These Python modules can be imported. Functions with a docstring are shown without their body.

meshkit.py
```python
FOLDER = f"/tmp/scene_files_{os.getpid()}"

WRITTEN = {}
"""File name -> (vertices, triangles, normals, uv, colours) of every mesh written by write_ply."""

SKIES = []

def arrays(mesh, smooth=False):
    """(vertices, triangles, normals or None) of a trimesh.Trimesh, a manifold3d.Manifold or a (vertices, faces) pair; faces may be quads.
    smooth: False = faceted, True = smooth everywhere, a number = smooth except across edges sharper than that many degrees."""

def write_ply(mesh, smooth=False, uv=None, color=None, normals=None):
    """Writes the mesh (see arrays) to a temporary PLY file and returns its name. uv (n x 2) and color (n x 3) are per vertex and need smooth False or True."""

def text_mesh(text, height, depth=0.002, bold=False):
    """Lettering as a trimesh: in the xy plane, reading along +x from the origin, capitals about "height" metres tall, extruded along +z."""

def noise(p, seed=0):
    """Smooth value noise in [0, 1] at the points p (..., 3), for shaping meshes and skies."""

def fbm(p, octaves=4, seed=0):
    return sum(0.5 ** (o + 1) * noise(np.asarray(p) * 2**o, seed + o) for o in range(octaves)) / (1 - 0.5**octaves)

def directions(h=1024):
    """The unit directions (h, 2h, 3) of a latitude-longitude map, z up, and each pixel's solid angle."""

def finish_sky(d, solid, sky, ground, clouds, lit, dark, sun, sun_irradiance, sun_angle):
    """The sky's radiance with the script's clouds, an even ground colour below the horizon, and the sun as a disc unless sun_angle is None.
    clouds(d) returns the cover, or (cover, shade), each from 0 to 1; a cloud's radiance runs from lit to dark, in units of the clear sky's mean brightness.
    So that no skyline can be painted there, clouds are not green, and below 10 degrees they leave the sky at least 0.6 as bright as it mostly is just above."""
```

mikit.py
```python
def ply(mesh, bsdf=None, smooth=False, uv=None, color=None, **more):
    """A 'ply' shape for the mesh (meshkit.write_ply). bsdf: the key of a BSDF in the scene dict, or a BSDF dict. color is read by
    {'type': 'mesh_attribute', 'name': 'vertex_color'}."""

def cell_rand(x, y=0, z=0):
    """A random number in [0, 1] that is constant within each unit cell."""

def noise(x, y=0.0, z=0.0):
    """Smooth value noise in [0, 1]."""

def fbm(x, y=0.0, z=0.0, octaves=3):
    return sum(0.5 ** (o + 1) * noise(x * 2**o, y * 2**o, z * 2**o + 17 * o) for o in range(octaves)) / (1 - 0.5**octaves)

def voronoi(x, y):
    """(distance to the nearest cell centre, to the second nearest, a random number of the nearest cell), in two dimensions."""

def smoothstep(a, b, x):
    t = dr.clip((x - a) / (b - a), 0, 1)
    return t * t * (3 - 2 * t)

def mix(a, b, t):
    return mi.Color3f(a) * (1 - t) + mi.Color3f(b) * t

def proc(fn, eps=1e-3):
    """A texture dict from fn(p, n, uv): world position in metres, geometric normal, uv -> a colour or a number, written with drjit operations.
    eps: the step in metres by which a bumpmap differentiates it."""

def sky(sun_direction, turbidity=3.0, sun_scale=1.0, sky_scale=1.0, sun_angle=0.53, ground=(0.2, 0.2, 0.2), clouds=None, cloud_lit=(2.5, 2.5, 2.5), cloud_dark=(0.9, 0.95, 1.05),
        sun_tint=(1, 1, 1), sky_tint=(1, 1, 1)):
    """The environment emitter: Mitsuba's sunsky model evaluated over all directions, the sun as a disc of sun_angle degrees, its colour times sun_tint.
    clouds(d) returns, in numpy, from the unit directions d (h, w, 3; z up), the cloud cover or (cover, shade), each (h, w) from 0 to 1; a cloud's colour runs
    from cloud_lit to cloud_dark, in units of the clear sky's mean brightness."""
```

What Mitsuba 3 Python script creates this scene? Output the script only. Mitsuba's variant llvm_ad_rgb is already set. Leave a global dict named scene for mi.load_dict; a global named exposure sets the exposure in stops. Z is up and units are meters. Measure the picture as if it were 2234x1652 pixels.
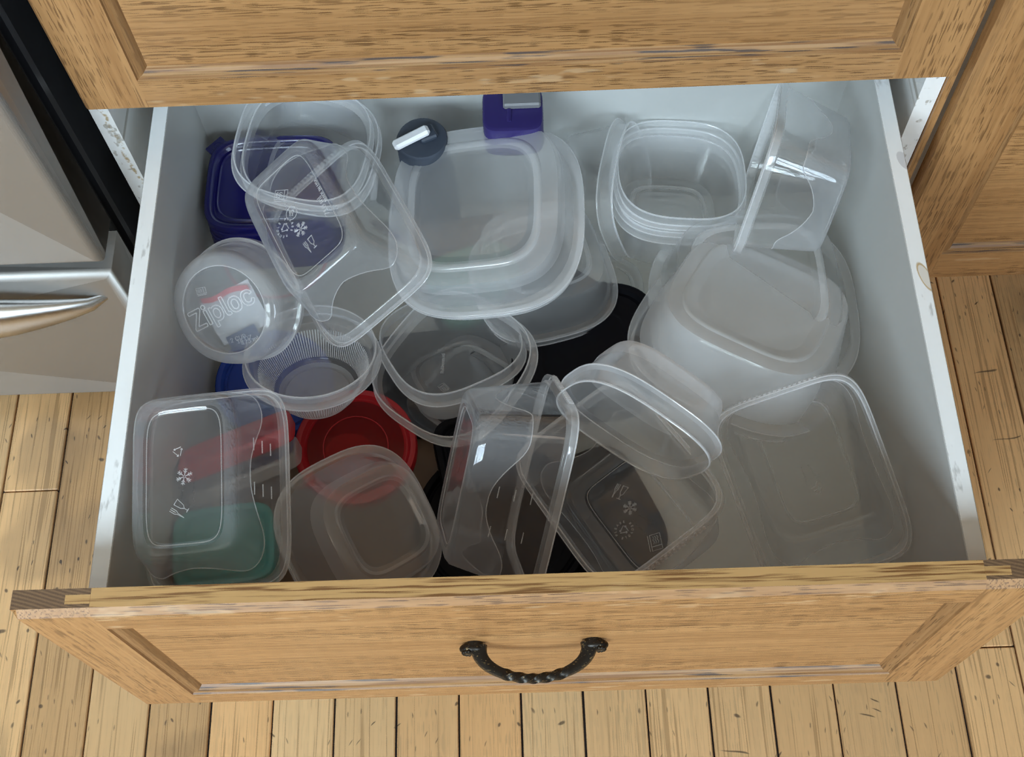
import math, random
import numpy as np, trimesh, mitsuba as mi, drjit as dr
import mikit, meshkit
from mikit import proc, noise, fbm, voronoi, cell_rand, smoothstep, mix
from scipy.spatial.transform import Rotation as R
T = mi.ScalarTransform4f
random.seed(7); np.random.seed(7)
scene, labels = {}, {}

# ---------------------------------------------------------------- camera, light, exposure
CAM = np.array([0.00447, -0.79945, 1.49754]); BACK = np.array([0.0174, -0.4404, 0.8976]); UP = np.array([0.0342, 0.8975, 0.4397])
scene['camera'] = {'type': 'perspective', 'fov': 45.9595, 'fov_axis': 'x', 'near_clip': 0.02, 'far_clip': 50.0,
    'to_world': T().look_at(origin=CAM.tolist(), target=(CAM - BACK).tolist(), up=UP.tolist())}
exposure = -0.05
WINDOW_LIGHT = ([18.5, 23.5, 27.5], [12.5, 16.0, 19.0])
FILL_LIGHT = [1.6, 1.1, 0.65]
RX0, RX1, RY0, RY1, RZ = -4.2, 4.2, -2.55, 0.78, 2.7
WINZ = (1.38, 2.50); WINX = ((-2.05, -0.42), (0.50, 1.50))

# ---------------------------------------------------------------- materials
def mat(key, d): scene[key] = d; return key
def two(d): return {'type': 'twosided', 'nested': d}
def princ(color, rough=0.5, **k):
    c = color if isinstance(color, dict) else {'type': 'rgb', 'value': list(color)}
    return two({'type': 'principled', 'base_color': c, 'roughness': rough, **k})
def oak_color(t, s, d, seed=0.0, warm=1.0):
    """t across the grain, s along it, d the third axis, in metres"""
    wob = fbm(s * 2.2 + seed, t * 12.0, d * 9.0, 3)
    ring = noise(t * 70 + wob * 7 + seed, s * 1.1, d * 60)
    fine = noise(t * 520 + wob * 9, s * 9.0, d * 300 + seed)
    tone = 0.5 * ring + 0.5 * fine
    c = mix([0.40, 0.207, 0.080], [0.30, 0.142, 0.049], smoothstep(0.25, 0.85, tone))
    n1 = noise(t * 1050 + wob * 10, s * 62, d * 900 + seed)
    n2 = noise(t * 640 + wob * 8 + 5, s * 40, d * 700 + seed)
    band = 0.35 + 0.65 * smoothstep(0.3, 0.7, noise(t * 38 + wob * 5, s * 1.2, seed + 4))
    pore = dr.maximum(smoothstep(0.60, 0.80, n1), 0.8 * smoothstep(0.66, 0.84, n2)) * band
    return mix(c, [0.115, 0.05, 0.016], pore * 0.85)
def end_grain(a, b):
    r = noise(a * 30 + 3, b * 30) * 3
    ring = 0.5 + 0.5 * dr.sin((b * 0.9 + a * 0.25) * 2100 + r)
    return mix([0.20, 0.115, 0.06], [0.09, 0.05, 0.027], 0.7 * ring + 0.3 * noise(a * 1500, b * 1500))
def worn(p, c):
    w = smoothstep(0.62, 0.8, fbm(p.x * 30, p.y * 90, p.z * 90, 3))
    return mix(c, [0.62, 0.43, 0.25], w * 0.35)
mat('oak_cross', princ(proc(lambda p, n, uv: worn(p, dr.select(dr.abs(n.z) > 0.8, mix([0.48, 0.28, 0.11], [0.17, 0.075, 0.024], smoothstep(0.40, 0.78, 0.6 * noise(p.y * 520 + fbm(p.x * 14, p.y * 40, 0, 3) * 2.4, p.x * 16.0, 5) + 0.4 * noise(p.y * 1400, p.x * 50, 2))), oak_color(p.z, p.x, p.y, 3.7)))), 0.42))
mat('oak_upright', princ(proc(lambda p, n, uv: dr.select(n.z > 0.75, end_grain(p.x, p.y), oak_color(p.x, p.z, p.y, 11.3))), 0.42))
mat('oak_panel', princ(proc(lambda p, n, uv: oak_color(p.z, p.x, p.y, 27.1)), 0.38))
def moulding_color(p, n, uv):
    c = mix([0.36, 0.20, 0.085], [0.24, 0.115, 0.042], smoothstep(0.3, 0.7, noise(p.z * 500, p.x * 14, p.y * 500)))
    g = smoothstep(0.56, 0.74, fbm(p.x * 22, p.y * 420, p.z * 420, 3))
    return mix(c, [0.035, 0.028, 0.03], g * 0.85)
mat('oak_moulding', princ(proc(moulding_color), 0.45))
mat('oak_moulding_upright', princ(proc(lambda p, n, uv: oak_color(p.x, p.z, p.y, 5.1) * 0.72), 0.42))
BW, XB0, BANG = 0.0762, -0.63609, -0.00595
def floor_color(p, n, uv):
    x, y = p.x - BANG * p.y, p.y
    k = dr.floor((x - XB0) / BW)
    seg = dr.floor((y + 3.0 + cell_rand(k, 4) * 1.2) / 1.2)
    r = cell_rand(k, 7, 1)
    c = oak_color(x, y, 0.0, r * 40.0)
    c = mix(c, [0.66, 0.45, 0.235], 0.42 + 0.24 * cell_rand(k, 2, 9))
    c = c * (0.92 + 0.38 * cell_rand(k, 5, 3)) * mix([1.04, 0.97, 0.9], [0.98, 1.02, 1.06], cell_rand(k, 8, 2))
    line = smoothstep(0.62, 0.8, noise(x * 700 + 3 * noise(x * 40, y * 6), y * 9, r * 30))
    c = mix(c, [0.17, 0.085, 0.03], line * 0.45)
    # dents, filled nail holes and scratches
    f1, f2, w = voronoi(x * 30 + 3 * noise(x * 20, y * 20), y * 22)
    spot = smoothstep(0.075, 0.03, f1) * dr.select(w > 0.72, 1.0, 0.0)
    g1, g2, w2 = voronoi(x * 150 + 9 + 4 * noise(y * 25, x * 30), y * 34)
    dash = smoothstep(0.16, 0.05, g1) * dr.select(w2 > 0.86, 1.0, 0.0)
    dark = smoothstep(0.66, 0.8, fbm(x * 9, y * 7, 3.0, 3)) * 0.25
    return mix(c, [0.03, 0.022, 0.02], dr.minimum(spot * 0.75 + dash * 0.6 + dark, 0.9))
mat('oak_floor', princ(proc(floor_color), 0.36))
mat('gap_dark', princ(proc(lambda p, n, uv: dr.select(dr.abs(p.x) < 1.65, mix([0.012, 0.010, 0.010], [0.03, 0.025, 0.024], noise(p.x * 300, p.y * 60)), mi.Color3f(0.5, 0.31, 0.13))), 0.8))
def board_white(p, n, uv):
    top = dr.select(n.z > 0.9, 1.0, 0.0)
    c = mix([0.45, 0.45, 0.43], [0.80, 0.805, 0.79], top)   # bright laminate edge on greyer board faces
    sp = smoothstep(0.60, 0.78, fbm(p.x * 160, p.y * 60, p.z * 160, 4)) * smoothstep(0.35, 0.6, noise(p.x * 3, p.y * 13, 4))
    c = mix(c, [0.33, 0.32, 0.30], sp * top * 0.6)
    def stain(x, y, rx, ry):
        q = dr.sqrt(dr.square((p.x - x + 0.25 * (p.y - y)) / rx) + dr.square((p.y - y) / ry))
        return q
    q = stain(0.3945, -0.195, 0.006, 0.017)
    c = mix(c, [0.42, 0.27, 0.09], top * (smoothstep(1.0, 0.85, q) * 0.35 + smoothstep(0.75, 0.9, q) * smoothstep(1.08, 0.95, q) * 0.6))
    q = stain(0.3965, -0.055, 0.0065, 0.012)
    c = mix(c, [0.42, 0.41, 0.42], top * smoothstep(1.05, 0.9, q) * 0.6)
    return c
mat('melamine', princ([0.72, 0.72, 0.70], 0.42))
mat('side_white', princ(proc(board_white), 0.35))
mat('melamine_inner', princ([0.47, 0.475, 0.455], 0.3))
mat('bottom_white', princ([0.69, 0.68, 0.62], 0.4))
def edge_dirty(p, n, uv):
    c = mi.Color3f(0.78, 0.77, 0.74)
    line = smoothstep(0.0034, 0.0006, dr.abs(p.x + 0.4365 + 0.006 * noise(p.z * 60, 2) + (p.z - 0.43) * 0.03))
    c = mix(c, [0.40, 0.28, 0.13], dr.select(p.x < 0, line, 0.0) * smoothstep(0.4, 0.7, fbm(p.z * 260, p.x * 260, 0, 3)) * 0.9)
    sp = smoothstep(0.64, 0.75, fbm(p.x * 140, p.z * 90, 2, 3))
    return mix(c, [0.25, 0.21, 0.15], sp * 0.6)
mat('edge_dirty', princ(proc(edge_dirty), 0.5))
mat('wall_paint', princ([0.36, 0.27, 0.19], 0.8))
mat('ceiling_paint', princ([0.40, 0.33, 0.25], 0.8))
mat('trim_white', princ([0.8, 0.8, 0.78], 0.4))
mat('stainless', two({'type': 'roughconductor', 'distribution': 'ggx', 'alpha_u': 0.32, 'alpha_v': 0.4, 'eta': {'type': 'rgb', 'value': [2.2, 2.3, 2.4]}, 'k': {'type': 'rgb', 'value': [2.9, 2.8, 2.65]}}))
mat('stainless_bright', two({'type': 'roughconductor', 'alpha': 0.12, 'eta': {'type': 'rgb', 'value': [2.4, 2.5, 2.6]}, 'k': {'type': 'rgb', 'value': [3.8, 3.8, 3.8]}}))
mat('black_gloss', princ([0.012, 0.012, 0.014], 0.16))
mat('black_rubber', princ([0.01, 0.01, 0.01], 0.7))
mat('bronze', princ(proc(lambda p, n, uv: mix([0.026, 0.022, 0.018], [0.40, 0.28, 0.12], smoothstep(0.66, 0.85, fbm(p.x * 500, p.y * 900, p.z * 900, 2)) * 0.5)), 0.33, metallic=0.75))
def thin(color, rough, st, dt=1.0, **k):
    return {'type': 'principledthin', 'base_color': {'type': 'rgb', 'value': list(color)}, 'roughness': rough, 'spec_trans': st, 'diff_trans': dt, 'eta': 1.49, **k}
def sheet(haze, color=(0.97, 0.975, 0.98), rough=0.25, st=0.0, bump=None):
    """a thin sheet of polypropylene: part clear, part scattering"""
    b = thin(color, rough, st)
    if bump: b = {'type': 'bumpmap', 'arbitrary': bump, 'scale': 0.0006, 'bsdf': b}
    return {'type': 'blendbsdf', 'weight': haze, 'a': {'type': 'thindielectric', 'int_ior': 1.45}, 'b': b}
GREY = (0.74, 0.75, 0.77)
mat('clear_plastic', sheet(0.085, GREY))
mat('haze_plastic', sheet(0.20))
mat('cloudy_plastic', sheet(0.28, (0.84, 0.85, 0.85)))
mat('panel_plastic', sheet(0.13, GREY))
mat('milky_plastic', sheet(0.38))
mat('rim_plastic', sheet(0.25))
mat('mark_plastic', sheet(0.36))
mat('base_plastic', sheet(0.62))
mat('frosted_plastic', sheet(0.26, GREY, rough=0.16, bump=proc(lambda p, n, uv: noise(p.x * 620, p.y * 620, p.z * 620) + 0.5 * noise(p.x * 1300, p.y * 1300, p.z * 1300), eps=2e-4)))
mat('navy_plastic', princ([0.004, 0.003, 0.075], 0.13, clearcoat=0.5, specular=0.6))
mat('black_plastic', princ([0.003, 0.0032, 0.0055], 0.45, specular=0.12))
mat('blue_plastic', princ([0.010, 0.045, 0.30], 0.5))
mat('red_plastic', princ([0.38, 0.012, 0.018], 0.35))
mat('red_clear_plastic', sheet(0.62, (0.42, 0.03, 0.03), 0.2, 0.0))
mat('red_bright_plastic', princ([0.50, 0.045, 0.025], 0.35))
mat('teal_plastic', princ([0.025, 0.26, 0.235], 0.4))
mat('shade_brown', princ([0.26, 0.185, 0.13], 0.8))
mat('green_plastic', princ([0.03, 0.16, 0.09], 0.5))
mat('purple_plastic', princ([0.022, 0.014, 0.10], 0.45))
mat('slate_plastic', princ([0.035, 0.045, 0.065], 0.5))
mat('grey_plastic', princ([0.16, 0.16, 0.165], 0.5))
mat('white_plastic', princ([0.75, 0.76, 0.78], 0.35))
mat('film_white', thin([0.9, 0.92, 0.95], 0.3, 0.25))
mat('film_red', thin([0.7, 0.12, 0.14], 0.4, 0.25))
mat('label_navy', princ([0.02, 0.035, 0.10], 0.5))

# ---------------------------------------------------------------- helpers
def fresh(name):
    if not any(k == name or k.startswith(name + '__') for k in list(scene) + list(labels)): return name
    i = 1
    while any(k == f'{name}_{i:03d}' or k.startswith(f'{name}_{i:03d}__') for k in list(scene) + list(labels)): i += 1
    return f'{name}_{i:03d}'
def thing(name, label, cat, group=None):
    k = fresh(name); labels[k] = {'label': label, 'category': cat}
    if group: labels[k]['group'] = group
    return k
def part(parent, name, mesh, bsdf, smooth=False, M=None, label=None, **k):
    base = f'{parent}__{name}' if parent else name
    key, i = base, 1
    while key in scene or key in labels: key = f'{base}_{i:03d}'; i += 1
    if M is not None: mesh = xf(mesh, M)
    scene[key] = mikit.ply(mesh, bsdf, smooth=smooth, **k)
    if label: labels.setdefault(key, {})['label'] = label
    return key
def struct(name, mesh, bsdf, smooth=False, **lab):
    scene[name] = mikit.ply(mesh, bsdf, smooth=smooth); labels[name] = {'kind': 'structure', **lab}; return name
def asm(m):
    if isinstance(m, trimesh.Trimesh): return m
    v, f = np.asarray(m[0], float), np.asarray(m[1], int)
    if f.shape[1] == 4: f = np.vstack([f[:, [0, 1, 2]], f[:, [0, 2, 3]]])
    return trimesh.Trimesh(v, f, process=False)
def xf(m, M):
    m = asm(m); return trimesh.Trimesh(m.vertices @ M[:3, :3].T + M[:3, 3], m.faces, process=False)
def cat(*ms): return trimesh.util.concatenate([asm(m) for m in ms])
def pose(c, rv=None, euler=None):
    M = np.eye(4); M[:3, 3] = c
    if rv is not None: M[:3, :3] = R.from_rotvec(rv).as_matrix()
    if euler is not None: M[:3, :3] = R.from_euler('xyz', euler, degrees=True).as_matrix()
    return M
def box(x0, x1, y0, y1, z0, z1, r=0.0):
    if r <= 0:
        b = trimesh.creation.box((x1 - x0, y1 - y0, z1 - z0)); b.apply_translation(((x0 + x1) / 2, (y0 + y1) / 2, (z0 + z1) / 2)); return b
    pts = []
    for i in range(3):   # chamfered box: hull of three slabs
        e = [r, r, r]; e[i] = 0
        for a in (x0 + e[0], x1 - e[0]):
            for b in (y0 + e[1], y1 - e[1]):
                for c in (z0 + e[2], z1 - e[2]): pts.append((a, b, c))
    # keep only points with two insets
    h = trimesh.convex.convex_hull(np.array(pts)); return trimesh.Trimesh(h.vertices, h.faces, process=False)
def sect(a, b, n, N=96, lobes=0, amp=0.0):
    t = np.linspace(0, 2 * np.pi, N, endpoint=False)
    if n > 2.05:   # even spacing along the outline
        tt = np.linspace(0, 2 * np.pi, 2400); c, s = np.cos(tt), np.sin(tt); r = (np.abs(c) ** n + np.abs(s) ** n) ** (-1 / n)
        x, y = a * r * c, b * r * s; L = np.r_[0, np.cumsum(np.hypot(np.diff(x), np.diff(y)))]
        ang = np.unwrap(np.arctan2(np.gradient(y), np.gradient(x))); w = L / L[-1] + 0.9 * (ang - ang[0]) / (2 * np.pi); w = w / w[-1]
        t = np.interp(np.linspace(0, 1, N, endpoint=False), w, tt)
    c, s = np.cos(t), np.sin(t); r = (np.abs(c) ** n + np.abs(s) ** n) ** (-1 / n)
    if lobes: r = r * (1 + amp * np.cos(lobes * t))
    return np.stack([a * r * c, b * r * s], 1)
def loft(rings, cap0=False, cap1=False, closed=True):
    """rings: list of (N,3)"""
    N = len(rings[0]); v = np.vstack(rings); f = []
    i = np.arange(N if closed else N - 1); j = (i + 1) % N
    for k in range(len(rings) - 1):
        a, b = k * N, (k + 1) * N
        f.append(np.stack([a + i, a + j, b + j], 1)); f.append(np.stack([a + i, b + j, b + i], 1))
    for flag, off, rev in ((cap0, 0, True), (cap1, (len(rings) - 1) * N, False)):
        if flag:
            v = np.vstack([v, v[off:off + N].mean(0)]); c = len(v) - 1
            t = np.stack([off + i, off + j, np.full(len(i), c)], 1); f.append(t[:, ::-1] if rev else t)
    return trimesh.Trimesh(v, np.vstack(f), process=False)
def tube(pts, r, sides=6, closed=False):
    p = np.asarray(pts, float); n = len(p)
    t = (np.roll(p, -1, 0) - np.roll(p, 1, 0)) if closed else np.gradient(p, axis=0)
    t /= np.linalg.norm(t, axis=1, keepdims=True) + 1e-12
    ref = np.array([0, 0, 1.0]); a = np.cross(t, ref); bad = np.linalg.norm(a, axis=1) < 0.15
    a[bad] = np.cross(t[bad], [1.0, 0, 0]); a /= np.linalg.norm(a, axis=1, keepdims=True); b = np.cross(t, a)
    ang = np.arange(sides) * 2 * np.pi / sides; rr = np.broadcast_to(r, (n,))
    rings = [p[k] + rr[k] * (np.cos(ang)[:, None] * a[k] + np.sin(ang)[:, None] * b[k]) for k in range(n)]
    if closed: rings.append(rings[0]); return loft(rings)
    return loft(rings, True, True)
def ring3(xy, z): return np.c_[xy, np.full(len(xy), z)]

# ---------------------------------------------------------------- the room
def quad_box(*a): return box(*a)
struct('floor', box(RX0, RX1, RY0, RY1, -0.03, -0.006), 'gap_dark', label='worn oak strip floor with dark gaps between the boards')
rs = np.random.RandomState(5)
ends = {}
def board(k, y0, y1):
    x0 = XB0 + k * BW + 0.0011; x1 = x0 + BW - 0.0022 - 0.0004 * (k % 3)
    dz = rs.uniform(-0.0006, 0.0004)
    m = box(x0, x1, y0, y1, -0.018, dz, 0.0012)
    M = np.eye(4); M[0, 1] = 0; c, s = math.cos(BANG), math.sin(BANG)
    M[:2, :2] = [[c, s], [-s, c]]
    part('floor', 'board', m, 'oak_floor', M=M)
for k in range(-14, 31):
    cuts = [RY0 + 0.01, RY1 - 0.01]
    if k == -1: cuts.insert(1, -0.2036)
    elif k == 15: cuts.insert(1, -0.4584)
    else: cuts.insert(1, rs.choice([-1.35, -1.5, -1.75, -2.0, 0.25, 0.4]))
    for a, b in zip(cuts[:-1], cuts[1:]): board(k, a + 0.0008, b - 0.0008)
struct('wall_back', box(RX0, RX1, RY1, RY1 + 0.1, -0.03, RZ), 'wall_paint')
struct('wall_left', box(RX0 - 0.1, RX0, RY0 - 0.1, RY1 + 0.1, -0.03, RZ), 'wall_paint')
struct('wall_right', box(RX1, RX1 + 0.1, RY0 - 0.1, RY1 + 0.1, -0.03, RZ), 'wall_paint')
struct('ceiling', box(RX0 - 0.1, RX1 + 0.1, RY0 - 0.1, RY1 + 0.1, RZ, RZ + 0.1), 'ceiling_paint')
W = RY0 - 0.12
wf = [box(RX0, RX1, W, RY0, -0.03, WINZ[0]), box(RX0, RX1, W, RY0, WINZ[1], RZ), box(RX0, WINX[0][0], W, RY0, *WINZ), box(WINX[0][1], WINX[1][0], W, RY0, *WINZ), box(WINX[1][1], RX1, W, RY0, *WINZ)]
struct('wall_front', cat(*wf), 'wall_paint')
for i, (a, b) in enumerate(WINX):
    w = f'window_{i + 1}'; labels[w] = {'kind': 'structure'}
    fr = cat(box(a, b, RY0 - 0.07, RY0 - 0.03, WINZ[0], WINZ[0] + 0.05), box(a, b, RY0 - 0.07, RY0 - 0.03, WINZ[1] - 0.05, WINZ[1]), box(a, a + 0.05, RY0 - 0.07, RY0 - 0.03, WINZ[0] + .05, WINZ[1] - .05), box(b - 0.05, b, RY0 - 0.07, RY0 - 0.03, WINZ[0] + .05, WINZ[1] - .05), box((a + b) / 2 - 0.02, (a + b) / 2 + 0.02, RY0 - 0.065, RY0 - 0.035, WINZ[0] + .05, WINZ[1] - .05))
    part(w, 'frame', fr, 'trim_white')
    z0, z1, y = WINZ[0], WINZ[1], RY0 - 0.09
    pane = (np.array([[a, y, z0], [b, y, z0], [b, y, z1], [a, y, z1]]), np.array([[0, 2, 1], [0, 3, 2]]))
    k = part(w, 'pane', pane, 'trim_white'); scene[k]['emitter'] = {'type': 'area', 'radiance': {'type': 'rgb', 'value': WINDOW_LIGHT[i]}}
# added out-of-view lamp, a weak warm fill from above
lp = thing('fill_lamp', 'round white fill lamp added out of view for warm light from above', 'lamp')
disc = trimesh.creation.cylinder(0.19, 0.05, sections=40); disc.apply_translation((0.2, -1.55, RZ - 0.03)); part(lp, 'base', disc, 'trim_white')
t = np.linspace(0, 2 * np.pi, 40, endpoint=False); cc = np.c_[0.2 + 0.16 * np.cos(t), -1.55 + 0.16 * np.sin(t), np.full(40, RZ - 0.058)]
gl = (np.vstack([cc, [[0.2, -1.55, RZ - 0.058]]]), np.array([[(i + 1) % 40, i, 40] for i in range(40)]))
k = part(lp, 'diffuser', gl, 'trim_white'); scene[k]['emitter'] = {'type': 'area', 'radiance': {'type': 'rgb', 'value': FILL_LIGHT}}

# ---------------------------------------------------------------- cabinet and drawers
DW, DH, DZ0, SW, YF = 0.8897, 0.3764, 0.1309, 0.0676, -0.522
ZT = DZ0 + DH; TH = 0.0235
def chamfer_prism_x(x0, x1, prof):   # profile in (y,z) extruded along x
    p = np.array(prof); n = len(p); v = np.vstack([np.c_[np.full(n, x0), p], np.c_[np.full(n, x1), p]])
    m = trimesh.convex.convex_hull(v) if False else None
    i = np.arange(n); j = (i + 1) % n
    f = np.vstack([np.stack([i, j, j + n], 1), np.stack([i, j + n, i + n], 1)])
    c0, c1 = len(v), len(v) + 1; v = np.vstack([v, v[:n].mean(0), v[n:].mean(0)])
    f = np.vstack([f, np.stack([j, i, np.full(n, c0)], 1), np.stack([i + n, j + n, np.full(n, c1)], 1)])
    m = trimesh.Trimesh(v, f, process=False); m.fix_normals(); return m
def front(parent, x0, x1, yf, z0, z1, th, rail_b=0.047, rail_t=0.047, stile=SW, seed=0):
    """frame-and-panel front whose face lies at y = yf"""
    e = 0.0065; tx = 0.0215
    def upright(xa, xb, outer_left):
        xo = xa if outer_left else xb; xi = xb if outer_left else xa; s = 1 if outer_left else -1
        v = [(xo, yf + th), (xo, yf + e), (xo + s * e * 0.8, yf), (xi, yf), (xi, yf + th)]
        rings = []
        for z, ins in ((z0, e * 0.8), (z0 + e * 0.8, 0), (z1 - e, 0), (z1, e)):
            rings.append(np.array([(x, max(y, yf + ins), z) for x, y in v]))
        m = loft(rings, True, True); m.fix_normals(); return m
    part(parent, 'stile', upright(x0, x0 + stile, True), 'oak_upright'); part(parent, 'stile', upright(x1 - stile, x1, False), 'oak_upright')
    xa, xb = x0 + stile, x1 - stile
    tr = chamfer_prism_x(xa, xb, [(yf + th, z1), (yf + e, z1), (yf, z1 - e), (yf, z1 - rail_t), (yf + th, z1 - rail_t)])
    tn = cat(*[box(x - (tx if x < (x0 + x1) / 2 else 0), x + (0 if x < (x0 + x1) / 2 else tx), yf + th * 0.42, yf + th * 0.76, z1 - 0.02, z1 + 0.0003) for x in (xa, xb)])
    part(parent, 'rail', cat(tr, tn), 'oak_cross')
    br = chamfer_prism_x(xa, xb, [(yf + th, z0), (yf + th, z0 + rail_b), (yf, z0 + rail_b), (yf, z0 + e * 0.8), (yf + e * 0.8, z0)])
    part(parent, 'rail', br, 'oak_cross')
    d, w = 0.0085, 0.0125
    za, zb = z0 + rail_b, z1 - rail_t
    part(parent, 'panel', box(xa, xb, yf + d, yf + th - 0.004, za, zb), 'oak_panel')
    # mitred bead mouldings: profile (inset, depth)
    prof = [(0, 0.0002), (0.001, 0.0022), (0.003, 0.0028), (0.006, 0.0022), (0.0085, 0.0032), (0.0105, 0.0055), (w, d)]
    def mould(fn, L0, L1):
        rings = [np.array([fn(L0 + i, i, yy), fn(L1 - i, i, yy)]) for i, yy in prof]
        v = np.vstack(rings); f = []
        for k in range(len(prof) - 1): a = 2 * k; f += [(a, a + 1, a + 3), (a, a + 3, a + 2)]
        b = [fn(L0, 0, d), fn(L1, 0, d)]; n = len(v); v = np.vstack([v, b]); f += [(0, n, n + 1), (0, n + 1, 1), (2 * len(prof) - 2, 2 * len(prof) - 1, n + 1), (2 * len(prof) - 2, n + 1, n)]
        return trimesh.Trimesh(v, np.array(f), process=False)
    part(parent, 'moulding', mould(lambda l, i, y: (l, yf + y, za + i), xa, xb), 'oak_moulding')
    part(parent, 'moulding', mould(lambda l, i, y: (l, yf + y, zb - i), xa, xb), 'oak_moulding')
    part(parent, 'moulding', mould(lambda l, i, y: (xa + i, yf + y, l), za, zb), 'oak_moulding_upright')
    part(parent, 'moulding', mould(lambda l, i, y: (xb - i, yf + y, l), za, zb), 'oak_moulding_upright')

cab = thing('base_cabinet', 'oak-fronted white kitchen base cabinet with its wide bottom drawer pulled out full of plastic containers', 'cabinet')
XL, XR = -0.4535, 0.4445   # outer faces of the carcass
part(cab, 'side_panel', cat(box(XL, XL + 0.0205, 0.0245, 0.62, 0.11, 0.90)), 'edge_dirty', label='white carcass side with a brown dirt line along its front edge')
part(cab, 'side_panel', box(XR - 0.0205, XR, 0.0245, 0.62, 0.11, 0.90), 'edge_dirty')
part(cab, 'bottom_panel', box(XL + 0.0205, XR - 0.0205, 0.03, 0.62, 0.11, 0.1275), 'melamine')
part(cab, 'back_panel', box(XL + 0.0205, XR - 0.0205, 0.605, 0.62, 0.1275, 0.90), 'melamine')
part(cab, 'top_panel', box(XL + 0.0205, XR - 0.0205, 0.03, 0.605, 0.88, 0.90), 'melamine')
part(cab, 'toe_kick', box(XL, XR, 0.08, 0.095, 0.0, 0.11), 'oak_cross')
ZU = 0.5195
up = cab + '__drawer'
front(up, -DW / 2, DW / 2, 0.0, ZU, ZU + 0.36, 0.0235, rail_b=0.045)
part(up, 'drawer_box', cat(box(-0.40, -0.385, 0.0245, 0.55, ZU + 0.03, ZU + 0.26), box(0.385, 0.40, 0.0245, 0.55, ZU + 0.03, ZU + 0.26), box(-0.385, 0.385, 0.0245, 0.55, ZU + 0.03, ZU + 0.042), box(-0.385, 0.385, 0.535, 0.55, ZU + 0.042, ZU + 0.26)), 'melamine')
dr_ = cab + '__drawer_001'
labels[dr_] = {'label': 'open bottom drawer with white sides and an oak front'}
front(dr_, -DW / 2, DW / 2, YF, DZ0, ZT, TH)
YB = YF + TH; BZ1 = 0.4612; BZ0 = 0.139
bx0, bx1 = -DW / 2 + 0.0468, DW / 2 - 0.0465
part(dr_, 'side', box(bx0, bx0 + 0.017, YB, 0.137, BZ0, BZ1, 0.0008), 'side_white')
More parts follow.
